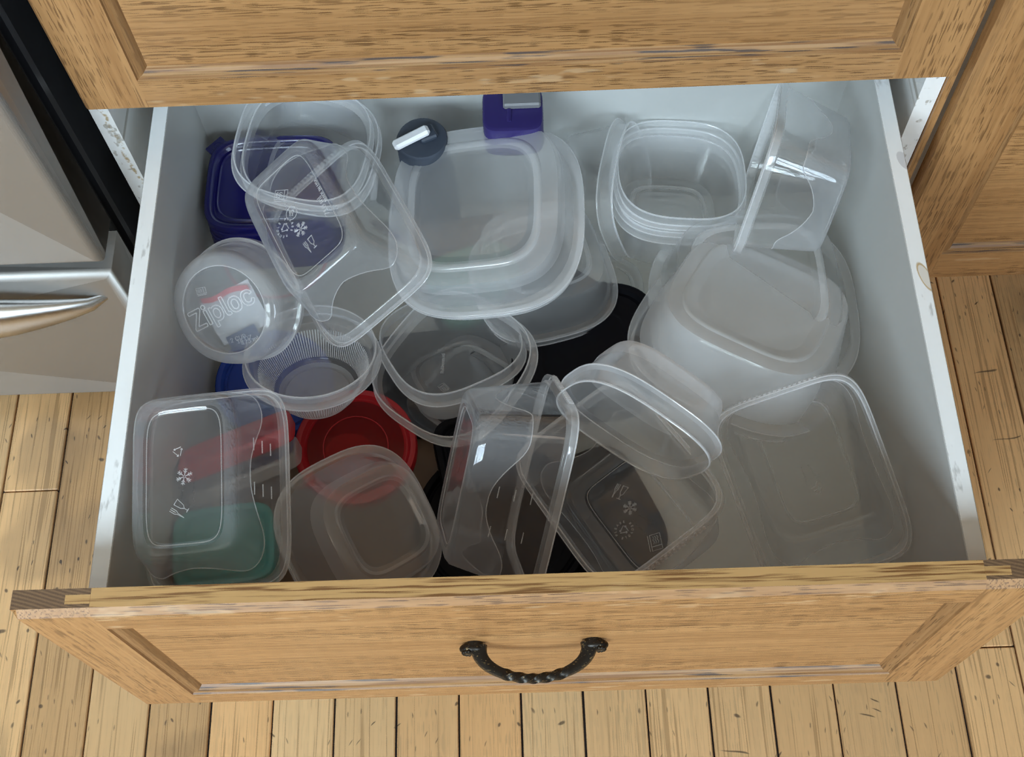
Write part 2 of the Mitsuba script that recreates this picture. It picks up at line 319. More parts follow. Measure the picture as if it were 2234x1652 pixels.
part(dr_, 'side', box(bx1 - 0.017, bx1, YB, 0.137, BZ0, BZ1, 0.0008), 'side_white')
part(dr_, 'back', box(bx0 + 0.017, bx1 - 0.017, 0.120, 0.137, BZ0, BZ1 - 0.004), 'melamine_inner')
part(dr_, 'bottom', box(bx0 + 0.017, bx1 - 0.017, YB, 0.120, 0.142, 0.155), 'bottom_white')
part(dr_, 'runner', box(bx0 - 0.013, bx0 - 0.001, -0.30, 0.137, 0.15, 0.19), 'stainless')
part(dr_, 'runner', box(bx1 + 0.001, bx1 + 0.013, -0.30, 0.137, 0.15, 0.19), 'stainless')
# bail handle
def handle(parent, cx, y0, z0):
    n = 90; s = np.linspace(-1, 1, n); ph = s * math.pi / 2
    P = np.c_[cx + 0.0535 * np.sign(ph) * np.abs(np.sin(ph)) ** 1.1, y0 - 0.003 - 0.0325 * np.cos(ph) ** 0.85, z0 - 0.003 * np.cos(ph)]
    t = np.gradient(P, axis=0); t /= np.linalg.norm(t, axis=1, keepdims=True)
    zz = np.array([0, 0, 1.0]); rings = []
    for k in range(n):
        a = np.cross(t[k], zz); a /= np.linalg.norm(a); b = np.cross(a, t[k]); u = abs(s[k])
        tw = math.radians(450) * float(np.clip((s[k] + 0.42) / 0.84, 0, 1))
        w, h = 0.0042 + 0.0042 * u ** 2.2, 0.0044 + 0.0022 * u ** 2
        ang = np.arange(16) * 2 * np.pi / 16; rad = (np.abs(np.cos(ang)) ** 4.5 + np.abs(np.sin(ang)) ** 4.5) ** (-1 / 4.5)
        q = np.c_[np.cos(ang + tw), np.sin(ang + tw)] * rad[:, None] * np.array([w, h])
        rings.append(P[k] + q[:, :1] * a + q[:, 1:] * b)
    bow = loft(rings, True, True)
    ms = [bow]
    for sg in (-1, 1):
        f = trimesh.creation.icosphere(3, 1.0); f.apply_scale((0.0125, 0.0062, 0.0085)); f.apply_translation((cx + sg * 0.0595, y0 - 0.0058, z0)); ms.append(f)
        for q in range(7):
            g = trimesh.creation.icosphere(1, 0.0020); an = q * math.pi / 6; g.apply_translation((cx + sg * (0.0625 + 0.0055 * math.sin(an)), y0 - 0.0098, z0 - 0.0068 * math.cos(an))); ms.append(g)
        st = trimesh.creation.cylinder(0.0085, 0.005, sections=20); st.apply_transform(trimesh.transformations.rotation_matrix(math.pi / 2, (1, 0, 0))); st.apply_translation((cx + sg * 0.0575, y0 - 0.0022, z0)); ms.append(st)
    part(parent, 'handle', cat(*ms), 'bronze', smooth=35, label='dark bronze bail handle with a twisted middle')
handle(dr_, -0.0036, YF + 0.0085, 0.337)

# neighbouring cabinet on the right
cb2 = thing('base_cabinet', 'closed oak kitchen cabinet to the right of the open drawer', 'cabinet')
part(cb2, 'side_panel', box(0.4455, 0.4530, 0.0205, 0.62, 0.11, 0.90), 'oak_upright')
part(cb2, 'bottom_panel', box(0.4530, 1.05, 0.03, 0.62, 0.11, 0.128), 'melamine')
part(cb2, 'toe_kick', box(0.4455, 1.05, 0.08, 0.095, 0.0, 0.11), 'oak_cross')
part(cb2, 'side_panel', box(1.05, 1.066, 0.0245, 0.62, 0.0, 0.90), 'oak_upright')
front(cb2 + '__door', 0.4590, 1.062, 0.0, 0.1197, 0.88, 0.0225, rail_b=0.062, stile=0.066)

# ---------------------------------------------------------------- refrigerator
fr = thing('refrigerator', 'stainless steel refrigerator with black sides to the left of the open drawer', 'refrigerator')
FX1 = -0.472; FX0 = -1.36; FY = -0.0867
part(fr, 'body', box(FX0, FX1, 0.004, 0.70, 0.03, 1.75, 0.004), 'black_gloss', label='glossy black side of the refrigerator')
part(fr, 'gasket', box(FX0 + 0.012, FX1 - 0.012, -0.026, 0.004, 0.05, 1.75), 'black_rubber')
def slab(x0, x1, y0, y1, z0, z1, r):   # door with edges rounded towards the front
    rings = []
    for k in range(7):
        a = k / 6 * math.pi / 2; i = r * (1 - math.sin(a)); y = y0 + r * (1 - math.cos(a)) 
        i = r * (1 - math.sin(a)); rings.append((i, y))
    prof = [(r, y0)] + [(r * (1 - math.sin(k / 6 * math.pi / 2)), y0 + r * (1 - math.cos(k / 6 * math.pi / 2))) for k in range(1, 7)] + [(0, y1)]
    rg = []
    for i, y in prof:
        rg.append(np.array([(x0 + i, y, z0 + i), (x1 - i, y, z0 + i), (x1 - i, y, z1 - i), (x0 + i, y, z1 - i)]))
    m = loft(rg, True, True); m.fix_normals(); return m
part(fr, 'upper_door', slab(FX0, -0.466, FY, -0.028, 0.367, 1.75, 0.009), 'stainless', smooth=25)
fd = part(fr, 'freezer_drawer', slab(FX0, -0.466, FY, -0.028, 0.040, 0.3445, 0.009), 'stainless', smooth=25)
hp = []; n = 40
for k in range(n):
    u = k / (n - 1); x = -0.4825 - 0.86 * u; bow = math.sin(math.pi * min(max(u, 0), 1))
    hp.append((x, FY + 0.006 - 0.050 * bow ** 0.5, 0.293 + 0.012 * min(1, 5 * u)))
hp = np.array(hp); rr = np.array([0.003 + 0.028 * min(1, 7 * min(k / (n - 1), 1 - k / (n - 1))) ** 0.75 for k in range(n)])
tg = np.gradient(hp, axis=0); tg /= np.linalg.norm(tg, axis=1, keepdims=True); rings = []
for k in range(n):
    a = np.cross(tg[k], [0, 0, 1.0]); a /= np.linalg.norm(a); an = np.arange(18) * 2 * np.pi / 18
    rings.append(hp[k] + rr[k] * (0.62 * np.cos(an)[:, None] * a + 1.0 * np.sin(an)[:, None] * np.array([0, 0, 1.0])))
part(fd, 'handle', loft(rings, True, True), 'stainless_bright', smooth=40, label='bowed bright metal handle')

# ---------------------------------------------------------------- containers
def strokes(paths, r, M2=None):
    return cat(*[tube(np.c_[np.asarray(p, float), np.zeros(len(p))] if len(p[0]) == 2 else p, r, 5) for p in paths])
def sym_snow(s):
    P = []
    for k in range(6):
        a = k * math.pi / 3; d = np.array([math.cos(a), math.sin(a)])
        P.append([d * 0.1 * s, d * s])
        for q in (0.45, 0.7):
            for sg in (-1, 1):
                e = np.array([math.cos(a + sg * 0.8), math.sin(a + sg * 0.8)]); P.append([d * q * s, d * q * s + e * 0.3 * s])
    return P
def sym_cupfork(s):
    P = [[(0.05, 0.9), (0.75, 0.9), (0.55, -0.1), (0.3, -0.35), (0.3, -0.8)], [(0.05, 0.9), (0.1, 0.0), (0.3, -0.35)], [(0.05, -0.8), (0.55, -0.8)]]
    for x in (-0.75, -0.55, -0.35): P.append([(x, 0.95), (x, 0.25)])
    P += [[(-0.75, 0.25), (-0.62, 0.0), (-0.55, -0.9)], [(-0.35, 0.25), (-0.48, 0.0), (-0.55, -0.9)]]
    return [[(x * s, y * s) for x, y in p] for p in P]
def sym_recycle(s):
    P = []
    for k in range(3):
        a0 = math.pi / 2 + k * 2 * math.pi / 3; a1 = a0 + 2 * math.pi / 3
        A = np.array([math.cos(a0), math.sin(a0)]); B = np.array([math.cos(a1), math.sin(a1)]); d = (B - A); nn = np.array([-d[1], d[0]]) / np.linalg.norm(d)
        P.append([A + 0.12 * d, B - 0.18 * d]); e = B - 0.18 * d; P += [[e, e - 0.12 * d + 0.18 * nn], [e, e - 0.12 * d - 0.18 * nn]]
    return [[tuple(np.array(q) * s) for q in p] for p in P]
def sym_micro(s):
    P = [[(-1, -.6), (1, -.6), (1, .6), (-1, .6), (-1, -.6)], [(.5, -.6), (.5, .6)]]
    for y in (-.25, 0, .25): P.append([(-.8 + .25 * q, y + (.08 if q % 2 else -.08)) for q in range(5)])
    P.append([(-1, -.85), (1, -.85)])
    return [[(x * s, y * s) for x, y in p] for p in P]
def sym_wave(s): return [[(-.8 + .5 * i, .6), (-.5 + .5 * i, 0), (-.2 + .5 * i, -.6)] for i in range(3)] if s is None else [[(s * (-.8 + .5 * i), s * .6), (s * (-.4 + .5 * i), 0), (s * (-.5 + .5 * i), -s * .6)] for i in range(3)]
def place2(paths, x, y, ang, flip):
    c, s = math.cos(ang), math.sin(ang); out = []
    for p in paths:
        q = np.array([(a * (-1 if flip else 1), b) for a, b in p]); out.append(np.c_[x + q[:, 0] * c - q[:, 1] * s, y + q[:, 0] * s + q[:, 1] * c])
    return out
def text_paths(txt, h): m = meshkit.text_mesh(txt, h, depth=0.0006); return m
def add_symbol(t, M, name, paths, x, y, ang, flip, z, r=0.00055, bs='mark_plastic'):
    pp = [np.c_[p, np.full(len(p), z)] for p in place2(paths, x, y, ang, flip)]
    part(t, name, cat(*[tube(p, r, 5) for p in pp]), bs, smooth=40, M=M)
def add_outline(t, M, txt, h, x, y, ang, flip, z, r=0.0006, bs='base_plastic'):
    m = meshkit.text_mesh(txt, h, depth=0.002, bold=True); b = m.bounds.mean(0); m.apply_translation((-b[0], -b[1], 0))
    sec = m.section(plane_origin=[0, 0, 0.001], plane_normal=[0, 0, 1]); pp = []
    for p in sec.discrete:
        q = p[:-1, :2][::2] if len(p) > 40 else p[:-1, :2]
        q = place2([q], x, y, ang, flip)[0]; pp.append(tube(np.c_[q, np.full(len(q), z)], r, 4, True))
    part(t, 'lettering', cat(*pp), bs, smooth=40, M=M)
def add_arc_text(t, M, txt, h, x, y, rad, ang0, flip, z, bs='mark_plastic'):
    ms = []
    for i, ch in enumerate(txt):
        if ch == ' ': continue
        m = meshkit.text_mesh(ch, h, depth=0.0007); b = m.bounds.mean(0); m.apply_translation((-b[0], -b[1], -0.00035))
        a = -i * 2 * math.pi / len(txt); c, sn = math.cos(a), math.sin(a); A = np.eye(4); A[:2, :2] = [[c, -sn], [sn, c]]; A[:3, 3] = (-rad * sn, rad * c, 0)
        ms.append(xf(m, A))
    m = cat(*ms)
    if flip: m.vertices[:, 0] *= -1; m.faces = m.faces[:, ::-1]
    c, sn = math.cos(ang0), math.sin(ang0); A = np.eye(4); A[:2, :2] = [[c, -sn], [sn, c]]; A[:3, 3] = (x, y, z)
    part(t, 'lettering', xf(m, A), bs, M=M)
def add_text(t, M, txt, h, x, y, ang, flip, z, bs='mark_plastic', bold=False):
    m = meshkit.text_mesh(txt, h, depth=0.0008, bold=bold); b = m.bounds.mean(0); m.apply_translation((-b[0], -b[1], -0.0004))
    if flip: m.vertices[:, 0] *= -1; m.faces = m.faces[:, ::-1]
    c, s = math.cos(ang), math.sin(ang); A = np.eye(4); A[:2, :2] = [[c, -s], [s, c]]; A[:3, 3] = (x, y, z)
    part(t, 'lettering', xf(m, A), bs, M=M)

def round_container(name, label, group, M, a, b, h, kb, kr, nr, nb, ng, mats=('clear_plastic', 'haze_plastic', 'rim_plastic'), tab=False, shoulder=None, ring=True):
    """deep tub with a ringed base, a banded collar and a rolled lip"""
    t = thing(name, label, 'container', group); N = 120
    def sc(k, n): d = a * (1 - k); return sect(a - d, b - d, n, N)
    body, base, rim = mats
    rows = [(kr * 0.95, ng, 0.0012), (kr, ng, 0.0), (kr * 1.03, ng, 0.0006), (kr * 1.05, ng, 0.002), (kb - 0.075, nb, 0.0026), (kb - 0.03, nb, 0.0042), (kb - 0.008, nb, 0.0085), (kb, nb, 0.015)]
    wall = [(kb + (0.945 - kb) * q, nb + (nr - nb) * q, 0.015 + (h - 0.021 - 0.015) * q) for q in (0.2, 0.4, 0.6, 0.8, 1.0)]
    part(t, 'shoulder', loft([ring3(sc(k, n), z) for k, n, z in rows[3:] + wall[:1]]), shoulder or body, smooth=40, M=M)
    part(t, 'body', loft([ring3(sc(k, n), z) for k, n, z in wall]), body, smooth=40, M=M)
    inner = [(0.02, ng, 0.0042), (kr * 0.5, ng, 0.0040), (kr * 0.82, ng, 0.0038), (kr * 0.86, ng, 0.0030), (kr * 0.93, ng, 0.0016)]
    part(t, 'base', loft([ring3(sc(k, n), z) for k, n, z in inner], cap0=True), body, smooth=40, M=M)
    part(t, 'base_ring', loft([ring3(sc(k, n), z) for k, n, z in [(kr * 0.93, ng, 0.0016)] + rows[:4]]), 'milky_plastic' if ring else body, smooth=40, M=M)
    col = [(0.945, nr, h - 0.021), (0.985, nr, h - 0.0195), (1.035, nr, h - 0.0185), (1.045, nr, h - 0.0172), (1.03, nr, h - 0.016), (0.985, nr, h - 0.0145), (0.978, nr, h - 0.008), (0.982, nr, h - 0.002), (0.99, nr, h), (1.002, nr, h - 0.0004), (1.006, nr, h - 0.0016)]
    part(t, 'rim', loft([ring3(sc(k, n), z) for k, n, z in col]), rim, smooth=40, M=M)
    # bright lip and ledge edges: the thick bead of the plastic
    part(t, 'lip_bead', cat(tube(ring3(sc(0.996, nr), h), 0.0009, 6, True), tube(ring3(sc(1.045, nr), h - 0.0172), 0.0008, 6, True)), 'milky_plastic', smooth=40, M=M)
    if tab:
        q = sc(1.0, nr)[18]; d = q / np.linalg.norm(q)
        part(t, 'latch_tab', xf(box(-0.006, 0.006, -0.003, 0.003, -0.0012, 0.0012, 0.0006), pose((q[0] * 0.985, q[1] * 0.985, h - 0.009), euler=(0, 0, math.degrees(math.atan2(d[1], d[0])) + 90))), 'mark_plastic', M=M)
    return t
def rect_container(name, label, group, M, a, b, h, kb, kr, marks=0, ribside=1):
    """rectangular tub: frosted base and corners under a wavy edge, clear upper walls, flanged rim"""
    t = thing(name, label, 'container', group); N = 168; n = 6
    def sc(k, z, nn=n): d = a * (1 - k); return ring3(sect(a - d, b - d, nn, N), z)
    S = sect(a, b, n, N); ang = np.arctan2(S[:, 1] / b, S[:, 0] / a)
    corner = np.abs(np.sin(2 * ang)) ** 1.1
    side = np.where(np.abs(S[:, 0]) / a > np.abs(S[:, 1]) / b, 0.20, 0.10)
    vb = np.clip(0.16 + 0.40 * np.clip((corner - 0.52) / 0.38, 0, 1) ** 1.0, 0, 1)
    ker = np.ones(7) / 7; vb = np.convolve(np.r_[vb[-6:], vb, vb[:6]], ker, 'same')[6:-6]
    z0, z1 = 0.014, h - 0.011
    A, B = sc(kb, z0), sc(0.935, z1)
    def at(q): q = np.asarray(q)[:, None]; return A * (1 - q) + B * q
    rows = [sc(kr * 1.06, 0.0004), sc(kb - 0.11, 0.0), sc(kb - 0.055, 0.0012), sc(kb - 0.018, 0.0055), sc(kb, z0)] + [at(vb * q) for q in (0.35, 0.7, 1.0)]
    part(t, 'frosted_base', loft(rows), 'frosted_plastic', smooth=40, M=M)
    inner = [sc(0.02, 0.0034, 4), sc(kr * 0.6, 0.0034, 5), sc(kr * 0.97, 0.0033), sc(kr * 1.0, 0.0026), sc(kr * 1.03, 0.0010), sc(kr * 1.06, 0.0004)]
    part(t, 'base_panel', loft(inner, cap0=True), 'panel_plastic', smooth=40, M=M)
    part(t, 'wall', loft([at(vb * (1 - q) + q) for q in (0, 0.25, 0.5, 0.75, 1.0)]), 'clear_plastic', smooth=40, M=M)
    edge = at(vb); c = edge.mean(0); out = edge - c; out[:, 2] = 0; out /= np.linalg.norm(out, axis=1, keepdims=True)
    part(t, 'ridge', cat(tube(edge + out * 0.0002, 0.0006, 5, True), tube(sc(kr * 1.015, 0.0018), 0.0006, 5, True)), 'rim_plastic', smooth=40, M=M)
    fl = [sc(0.935, h - 0.011), sc(0.945, h - 0.0105), sc(0.955, h - 0.0092), sc(0.957, h - 0.003), sc(0.963, h - 0.0008), sc(0.975, h), sc(0.99, h - 0.0001), sc(0.999, h - 0.001), sc(1.003, h - 0.0025), sc(1.008, h - 0.0075), sc(1.003, h - 0.0085)]
    part(t, 'rim', loft(fl), 'rim_plastic', smooth=40, M=M)
    part(t, 'lip_bead', cat(tube(sc(0.966, h), 0.0008, 5, True), tube(sc(1.0, h - 0.0012), 0.0008, 5, True)), 'milky_plastic', smooth=40, M=M)
    ribs = []
    for q in range(16):
        y = (q - 7.5) * 0.0052; x = ribside * a * 1.006
        ribs.append(box(min(x, x + ribside * 0.0012), max(x, x + ribside * 0.0012), y - 0.0013, y + 0.0013, h - 0.0072, h - 0.002))
    part(t, 'grip_ribs', cat(*ribs), 'mark_plastic', M=M)
    if marks:
        for zf in (0.35, 0.52, 0.69):
            z = h * zf; d = a * (1 - (kb + (0.935 - kb) * (z - z0) / (z1 - z0))); y = (b - d) * marks + 0.0002 * marks
            for x in (0.012, -0.030): part(t, 'measure_mark', tube([(x - 0.006, y, z), (x + 0.006, y, z)], 0.0006, 5), 'mark_plastic', M=M)
    return t
def lid(name, label, group, M, a, b, n, bsdf, panel=0.62, hh=0.010, edge=None, tabs=False, n2=None, split=True):
    t = thing(name, label, 'lid', group); N = 96; n2 = n2 or n
    def sc(d, z, nn=n): return ring3(sect(a - d, b - d, nn, N), z)
    dp = a * (1 - panel)
    pan = [sc(a * 0.985, 0.0006, n2), sc(dp * 1.5, 0.0005, n2), sc(dp * 1.06, 0.0007, n2), sc(dp, 0.0014, n2), sc(dp * 0.93, 0.0026, n2), sc(0.0145, 0.0030)]
    rim = [sc(0.0145, 0.0030), sc(0.0125, 0.0012), sc(0.0105, 0.0010), sc(0.0085, 0.0035), sc(0.007, 0.0058), sc(0.004, 0.0066), sc(0.0015, 0.0060), sc(0.0002, 0.0040), sc(0, 0.001), sc(-0.0004, -hh * 0.55), sc(0.0006, -hh * 0.62)]
    part(t, 'panel', loft(pan, cap0=True), bsdf, smooth=40, M=M)
    part(t, 'rim', loft(rim), edge or bsdf, smooth=40, M=M)
    if tabs:
        tb = []
        for sx, sy in ((-1, 1),):
            q = sect(a, b, n, N); i = np.argmax(q @ np.array([sx, sy])); c = q[i]
            m = box(-0.012, 0.012, -0.009, 0.009, -0.001, 0.003, 0.0009); tb.append(xf(m, pose((c[0] * 1.01, c[1] * 1.01, 0.0), euler=(0, 0, 45))))
            tb.append(tube([(c[0] * 1.0 + 0.006 * math.cos(u), c[1] * 1.0 + 0.006 * math.sin(u), 0.003) for u in np.linspace(0, 2 * math.pi, 18, endpoint=False)], 0.0008, 5, True))
        part(t, 'pull_tab', cat(*tb), bsdf, M=M)
    return t
def shift(c, rv, along, dx=0, dy=0):
    """a tub nested in another: moved along the axis of the outer one"""
    return np.array(c) + R.from_rotvec(rv).apply((dx, dy, along))

G_R = 'clear rectangular plastic containers in the drawer'
G_Q = 'clear rounded square plastic containers in the drawer'
FIT = dict(
 C=([-0.2339, -0.0900, 0.4560], [1.4605, 2.3541, 0.5450], [0.1067, 0.0776, 0.0918, 0.7847, 0.6061]),
 D=([-0.0550, -0.0395, 0.3919], [2.3467, -2.4542, 0.0904], [0.1100, 0.1100, 0.0657, 0.8904, 0.6700]),
 K=([0.2547, -0.1496, 0.3478], [-0.7322, -2.8807, 0.4720], [0.1160, 0.1160, 0.0888, 0.8300, 0.6400]),
 N=([-0.0865, -0.1686, 0.2230], [-0.1713, 0.2384, 2.0375], [0.0748, 0.0748, 0.0665, 0.8339, 0.5988]),
 N2=([-0.0712, -0.1873, 0.2163], [-0.2541, -0.0715, 2.4472], [0.0830, 0.0830, 0.0802, 0.8200, 0.6200]),
 M=([-0.2425, -0.2000, 0.2552], [-0.2013, 0.2887, 1.6743], [0.0728, 0.0728, 0.0697, 0.7200, 0.5305]),
 L=([-0.3210, -0.1624, 0.3881], [-0.9999, 2.3128, 0.7416], [0.0680, 0.0680, 0.0576, 0.9365, 0.6954]),
 S=([-0.1496, -0.3951, 0.3495], [0.7192, -2.5550, -0.4578], [0.0815, 0.0815, 0.0813, 0.7156, 0.5310]),
 V=([0.1319, -0.2714, 0.4073], [-0.1434, -1.8799, 1.6527], [0.0776, 0.0776, 0.0646, 0.8232, 0.6200]),
 U=([0.1148, -0.3577, 0.2517], [0.0499, -0.4145, -1.0209], [0.1069, 0.0797, 0.0852, 0.8400, 0.5989]),
 W=([0.2980, -0.3135, 0.2774], [0.6694, 0.2449, -1.2330], [0.1016, 0.0783, 0.0881, 0.8400, 0.6056]),
 H=([0.3478, -0.0228, 0.3764], [-1.5568, -0.5700, 1.4229], [0.1076, 0.0752, 0.0898, 0.8288, 0.6200]),
 T=([-0.0781, -0.3492, 0.3648], [2.0462, 0.8073, 1.4687], [0.1044, 0.0768, 0.0948, 0.8051, 0.6200]),
 P=([-0.3180, -0.3867, 0.4779], [-2.1047, 2.0282, 0.0667], [0.0987, 0.0723, 0.0871, 0.8047, 0.6234]),
 B=([-0.2539, 0.0480, 0.3362], [0.1965, 0.0318, 1.3707], [0.0727, 0.0727, 0.0763, 0.8954, 0.5956]),
 G1=([0.0579, 0.0598, 0.2662], [0.2035, 1.2795, -0.1767], [0.0737, 0.0737, 0.0795, 0.8091, 0.6200]),
 G2=([0.1785, 0.0328, 0.2399], [-0.0020, 0.1533, 1.5360], [0.0756, 0.0756, 0.0886, 0.7940, 0.6117]),
 K2=([0.2584, -0.1159, 0.3362], [2.2116, 2.1717, 0.0279], [0.1136, 0.1136, 0.0840, 0.8000, 0.6200]))
def fitM(k): c, rv, d = FIT[k]; return pose(c, rv), d
# rectangular tubs
M, d = fitM('C'); tC = rect_container('rectangular_container', 'clear rectangular container lying upside down, snowflake on its base, over the navy lids', G_R, M, *d)
zs = 0.0030
u = math.atan2(4.7, 9.2) - math.pi / 2
add_symbol(tC, M, 'snowflake_mark', sym_snow(0.0085), -0.0157, -0.0057, u, True, zs)
add_symbol(tC, M, 'cup_and_fork_mark', sym_cupfork(0.0085), -0.0396, -0.0035, u - 0.6, True, zs)
add_symbol(tC, M, 'recycling_mark', sym_recycle(0.0065), -0.0003, -0.0207, u, True, zs)
add_symbol(tC, M, 'oven_mark', sym_micro(0.0085), 0.0373, -0.0077, u + 0.2, True, zs, 0.0004)
add_symbol(tC, M, 'emblem_mark', [[(0.007 * math.cos(q), 0.0075 * math.sin(q)) for q in np.linspace(0, 2 * math.pi, 24)]] + [[(x * .4, y * .4) for x, y in p] for p in sym_cupfork(0.009)], 0.0088, -0.0066, u, True, zs, 0.0004)
add_arc_text(tC, M, 'PLEASE RECYCLE ', 0.0026, -0.0003, -0.0207, 0.0098, u, True, zs)
add_text(tC, M, '710 ml', 0.0058, -0.0125, 0.0285, math.pi, True, zs)
add_text(tC, M, 'MADE IN USA', 0.0035, 0.006, 0.034, math.pi, True, zs)
M, d = fitM('U'); tU = rect_container('rectangular_container', 'open clear rectangular container with fork and snowflake marks, middle of the drawer front', G_R, M, *d)
u = math.atan2(7.9, -4.3) - math.pi / 2
add_symbol(tU, M, 'cup_and_fork_mark', sym_cupfork(0.0095), -0.0358, -0.0023, u, False, 0.0038)
add_symbol(tU, M, 'snowflake_mark', sym_snow(0.0085), -0.0114, -0.0038, u, False, 0.0038)
add_symbol(tU, M, 'recycling_mark', sym_recycle(0.0065), 0.0063, -0.0236, u + 2.6, False, 0.0038)
add_symbol(tU, M, 'oven_mark', sym_micro(0.0095), 0.0421, -0.0043, u - 0.9, False, 0.0038, 0.0004)
add_arc_text(tU, M, 'PLEASE RECYCLE ', 0.0026, 0.0063, -0.0236, 0.0098, u + 2.6, False, 0.0038)
M, d = fitM('W'); tW = rect_container('rectangular_container', 'clear rectangular container lying open side up in the front right corner of the drawer', G_R, M, *d, ribside=-1)
add_symbol(tW, M, 'steam_mark', sym_wave(0.008), 0.03, 0.0, 0.4, False, 0.0038, 0.0004)
M, d = fitM('H'); rect_container('rectangular_container', 'clear rectangular container standing on its side against the right drawer wall at the back', G_R, M, *d)
M, d = fitM('T'); rect_container('rectangular_container', 'clear rectangular container standing on its side behind the middle of the drawer front', G_R, M, *d, marks=1)
M, d = fitM('P'); tP = rect_container('rectangular_container', 'clear rectangular container upside down over the red and teal lids in the front left corner', G_R, M, *d, marks=-1)
add_symbol(tP, M, 'cup_and_fork_mark', sym_cupfork(0.0085), 0.03, 0.004, 0.6, True, zs, 0.0004)
add_symbol(tP, M, 'snowflake_mark', sym_snow(0.008), 0.0, 0.0, 0.2, True, zs, 0.0004)
add_symbol(tP, M, 'recycling_mark', sym_recycle(0.006), -0.024, 0.006, 0.2, True, zs, 0.0004)
# rounded square tubs
QN = (2.9, 3.4, 3.8)
MILK = ('cloudy_plastic', 'haze_plastic', 'rim_plastic'); MILKY = ('milky_plastic', 'milky_plastic', 'rim_plastic')
M, d = fitM('D'); tD = round_container('square_container', 'large cloudy container lying upside down in the middle of the drawer, topmost of its stack', G_Q, M, *d, *QN, mats=MILK, shoulder='milky_plastic')
c, rv, d = FIT['D']; round_container('square_container', 'large clear container nested under the topmost upturned one, only its rim showing', G_Q, pose(shift(c, rv, 0.011, -0.002, 0.003), rv), *d, *QN)
M, d = fitM('K'); round_container('square_container', 'big cloudy white container lying upside down, tilted, at the right side of the drawer', G_Q, M, *d, *QN, mats=('base_plastic', 'haze_plastic', 'rim_plastic'), ring=False)
M, d = fitM('K2'); round_container('square_container', 'big clear container under the tilted cloudy white one by the right drawer wall', G_Q, M, *d, *QN)
M, d = fitM('N'); tN = round_container('square_container', 'small clear open container nested in a wider one in the middle of the drawer', G_Q, M, *d, *QN, mats=MILK)
add_text(tN, M, 'Rubbermaid', 0.004, 0.022, 0.006, -0.5, False, 0.0048); add_symbol(tN, M, 'oven_mark', sym_micro(0.006), -0.012, 0.022, 0.2, False, 0.0048, 0.0003)
M, d = fitM('N2'); round_container('square_container', 'wider clear container holding the small open one in the middle of the drawer', G_Q, M, *d, *QN)
M, d = fitM('S'); round_container('square_container', 'clear upside-down container with a square base ring, in front of the red round lid', G_Q, M, *d, *QN, mats=MILK, shoulder='milky_plastic')
M, d = fitM('V'); round_container('square_container', 'cloudy container standing on edge behind the open rectangular one in the middle front', G_Q, M, *d, *QN, mats=MILK, shoulder='milky_plastic', tab=True)
M, d = fitM('B'); round_container('square_container', 'clear open container in the back left corner beside the navy lids, innermost of its nest', G_Q, M, *d, *QN, tab=True)
c, rv, d = FIT['B']; round_container('square_container', 'clear container in the back left corner, outer one of the nest beside the navy lids', G_Q, pose(shift(c, rv, -0.011, 0.006, -0.006) + np.array([0.002, -0.0062, 0]), rv), *d, *QN, tab=True)
M, d = fitM('G1'); round_container('square_container', 'clear container lying on its side against the drawer back, open towards the right', G_Q, M, *d, *QN)
M, d = fitM('G2'); round_container('square_container', 'clear open container on the drawer bottom at the back right, innermost of three nested', G_Q, M, *d, *QN)
c, rv, d = FIT['G2']
for i, w in enumerate(('middle', 'outermost')): round_container('square_container', f'clear container at the back right of the drawer, {w} of three nested', G_Q, pose(shift(c, rv, -0.013 * (i + 1), 0.0, 0.0), rv), *d, *QN)
round_container('square_container', 'cloudy upside-down container poking out to the right beneath the large topmost one', G_Q, pose((0.020, -0.062, 0.325), euler=(180, 0, 14)), 0.080, 0.080, 0.078, 0.84, 0.62, *QN, mats=MILK)

# round deli tub with ribbed wall
M, d = fitM('M'); a, b, h, kb, kr = d
tM = thing('deli_container', 'clear round open container with fine vertical ribs, in the left half of the drawer', 'container')
def cone(k, z, n=96): return ring3(sect(a * k, a * k, 2, n), z)
wz = lambda q: (0.655 + 0.245 * q, 0.010 + (h - 0.03) * q)
part(tM, 'wall', loft([cone(0.60, 0.006)] + [cone(*wz(q)) for q in (0, 0.25, 0.5, 0.75, 1.0)]), 'haze_plastic', smooth=40, M=M)
rb = []
for i in range(124):
    an = i * 2 * math.pi / 124; (k0, z0_), (k1, z1_) = wz(0.03), wz(0.80)
    rb.append(tube([(a * k0 * math.cos(an), a * k0 * math.sin(an), z0_), (a * k1 * math.cos(an), a * k1 * math.sin(an), z1_)], 0.0007, 4))
labels[part(tM, 'ribs', cat(*rb), 'base_plastic', smooth=40, M=M)] = {'kind': 'stuff', 'label': 'fine vertical ribs of the wall'}
part(tM, 'base', loft([ring3(sect(a * k, a * k, 2, 96), z) for k, z in ((0.02, 0.003), (0.3, 0.003), (kr - 0.03, 0.003), (kr - 0.01, 0.0012), (kr + 0.01, 0.0), (0.57, 0.001), (0.60, 0.006))], cap0=True), 'base_plastic', smooth=40, M=M)
part(tM, 'rim', loft([ring3(sect(a * k, a * k, 2, 120), z) for k, z in ((0.90, h - 0.021), (0.95, h - 0.0195), (1.035, h - 0.0185), (1.05, h - 0.016), (1.04, h - 0.0145), (0.955, h - 0.0125), (0.95, h - 0.006), (0.965, h - 0.001), (0.985, h), (1.0, h - 0.0005), (1.004, h - 0.002))]), 'rim_plastic', smooth=40, M=M)
part(tM, 'lip_bead', cat(tube(ring3(sect(a * .99, a * .99, 2, 96), h), 0.0009, 6, True), tube(ring3(sect(a * 1.05, a * 1.05, 2, 96), h - .0165), 0.0008, 6, True)), 'milky_plastic', smooth=40, M=M)

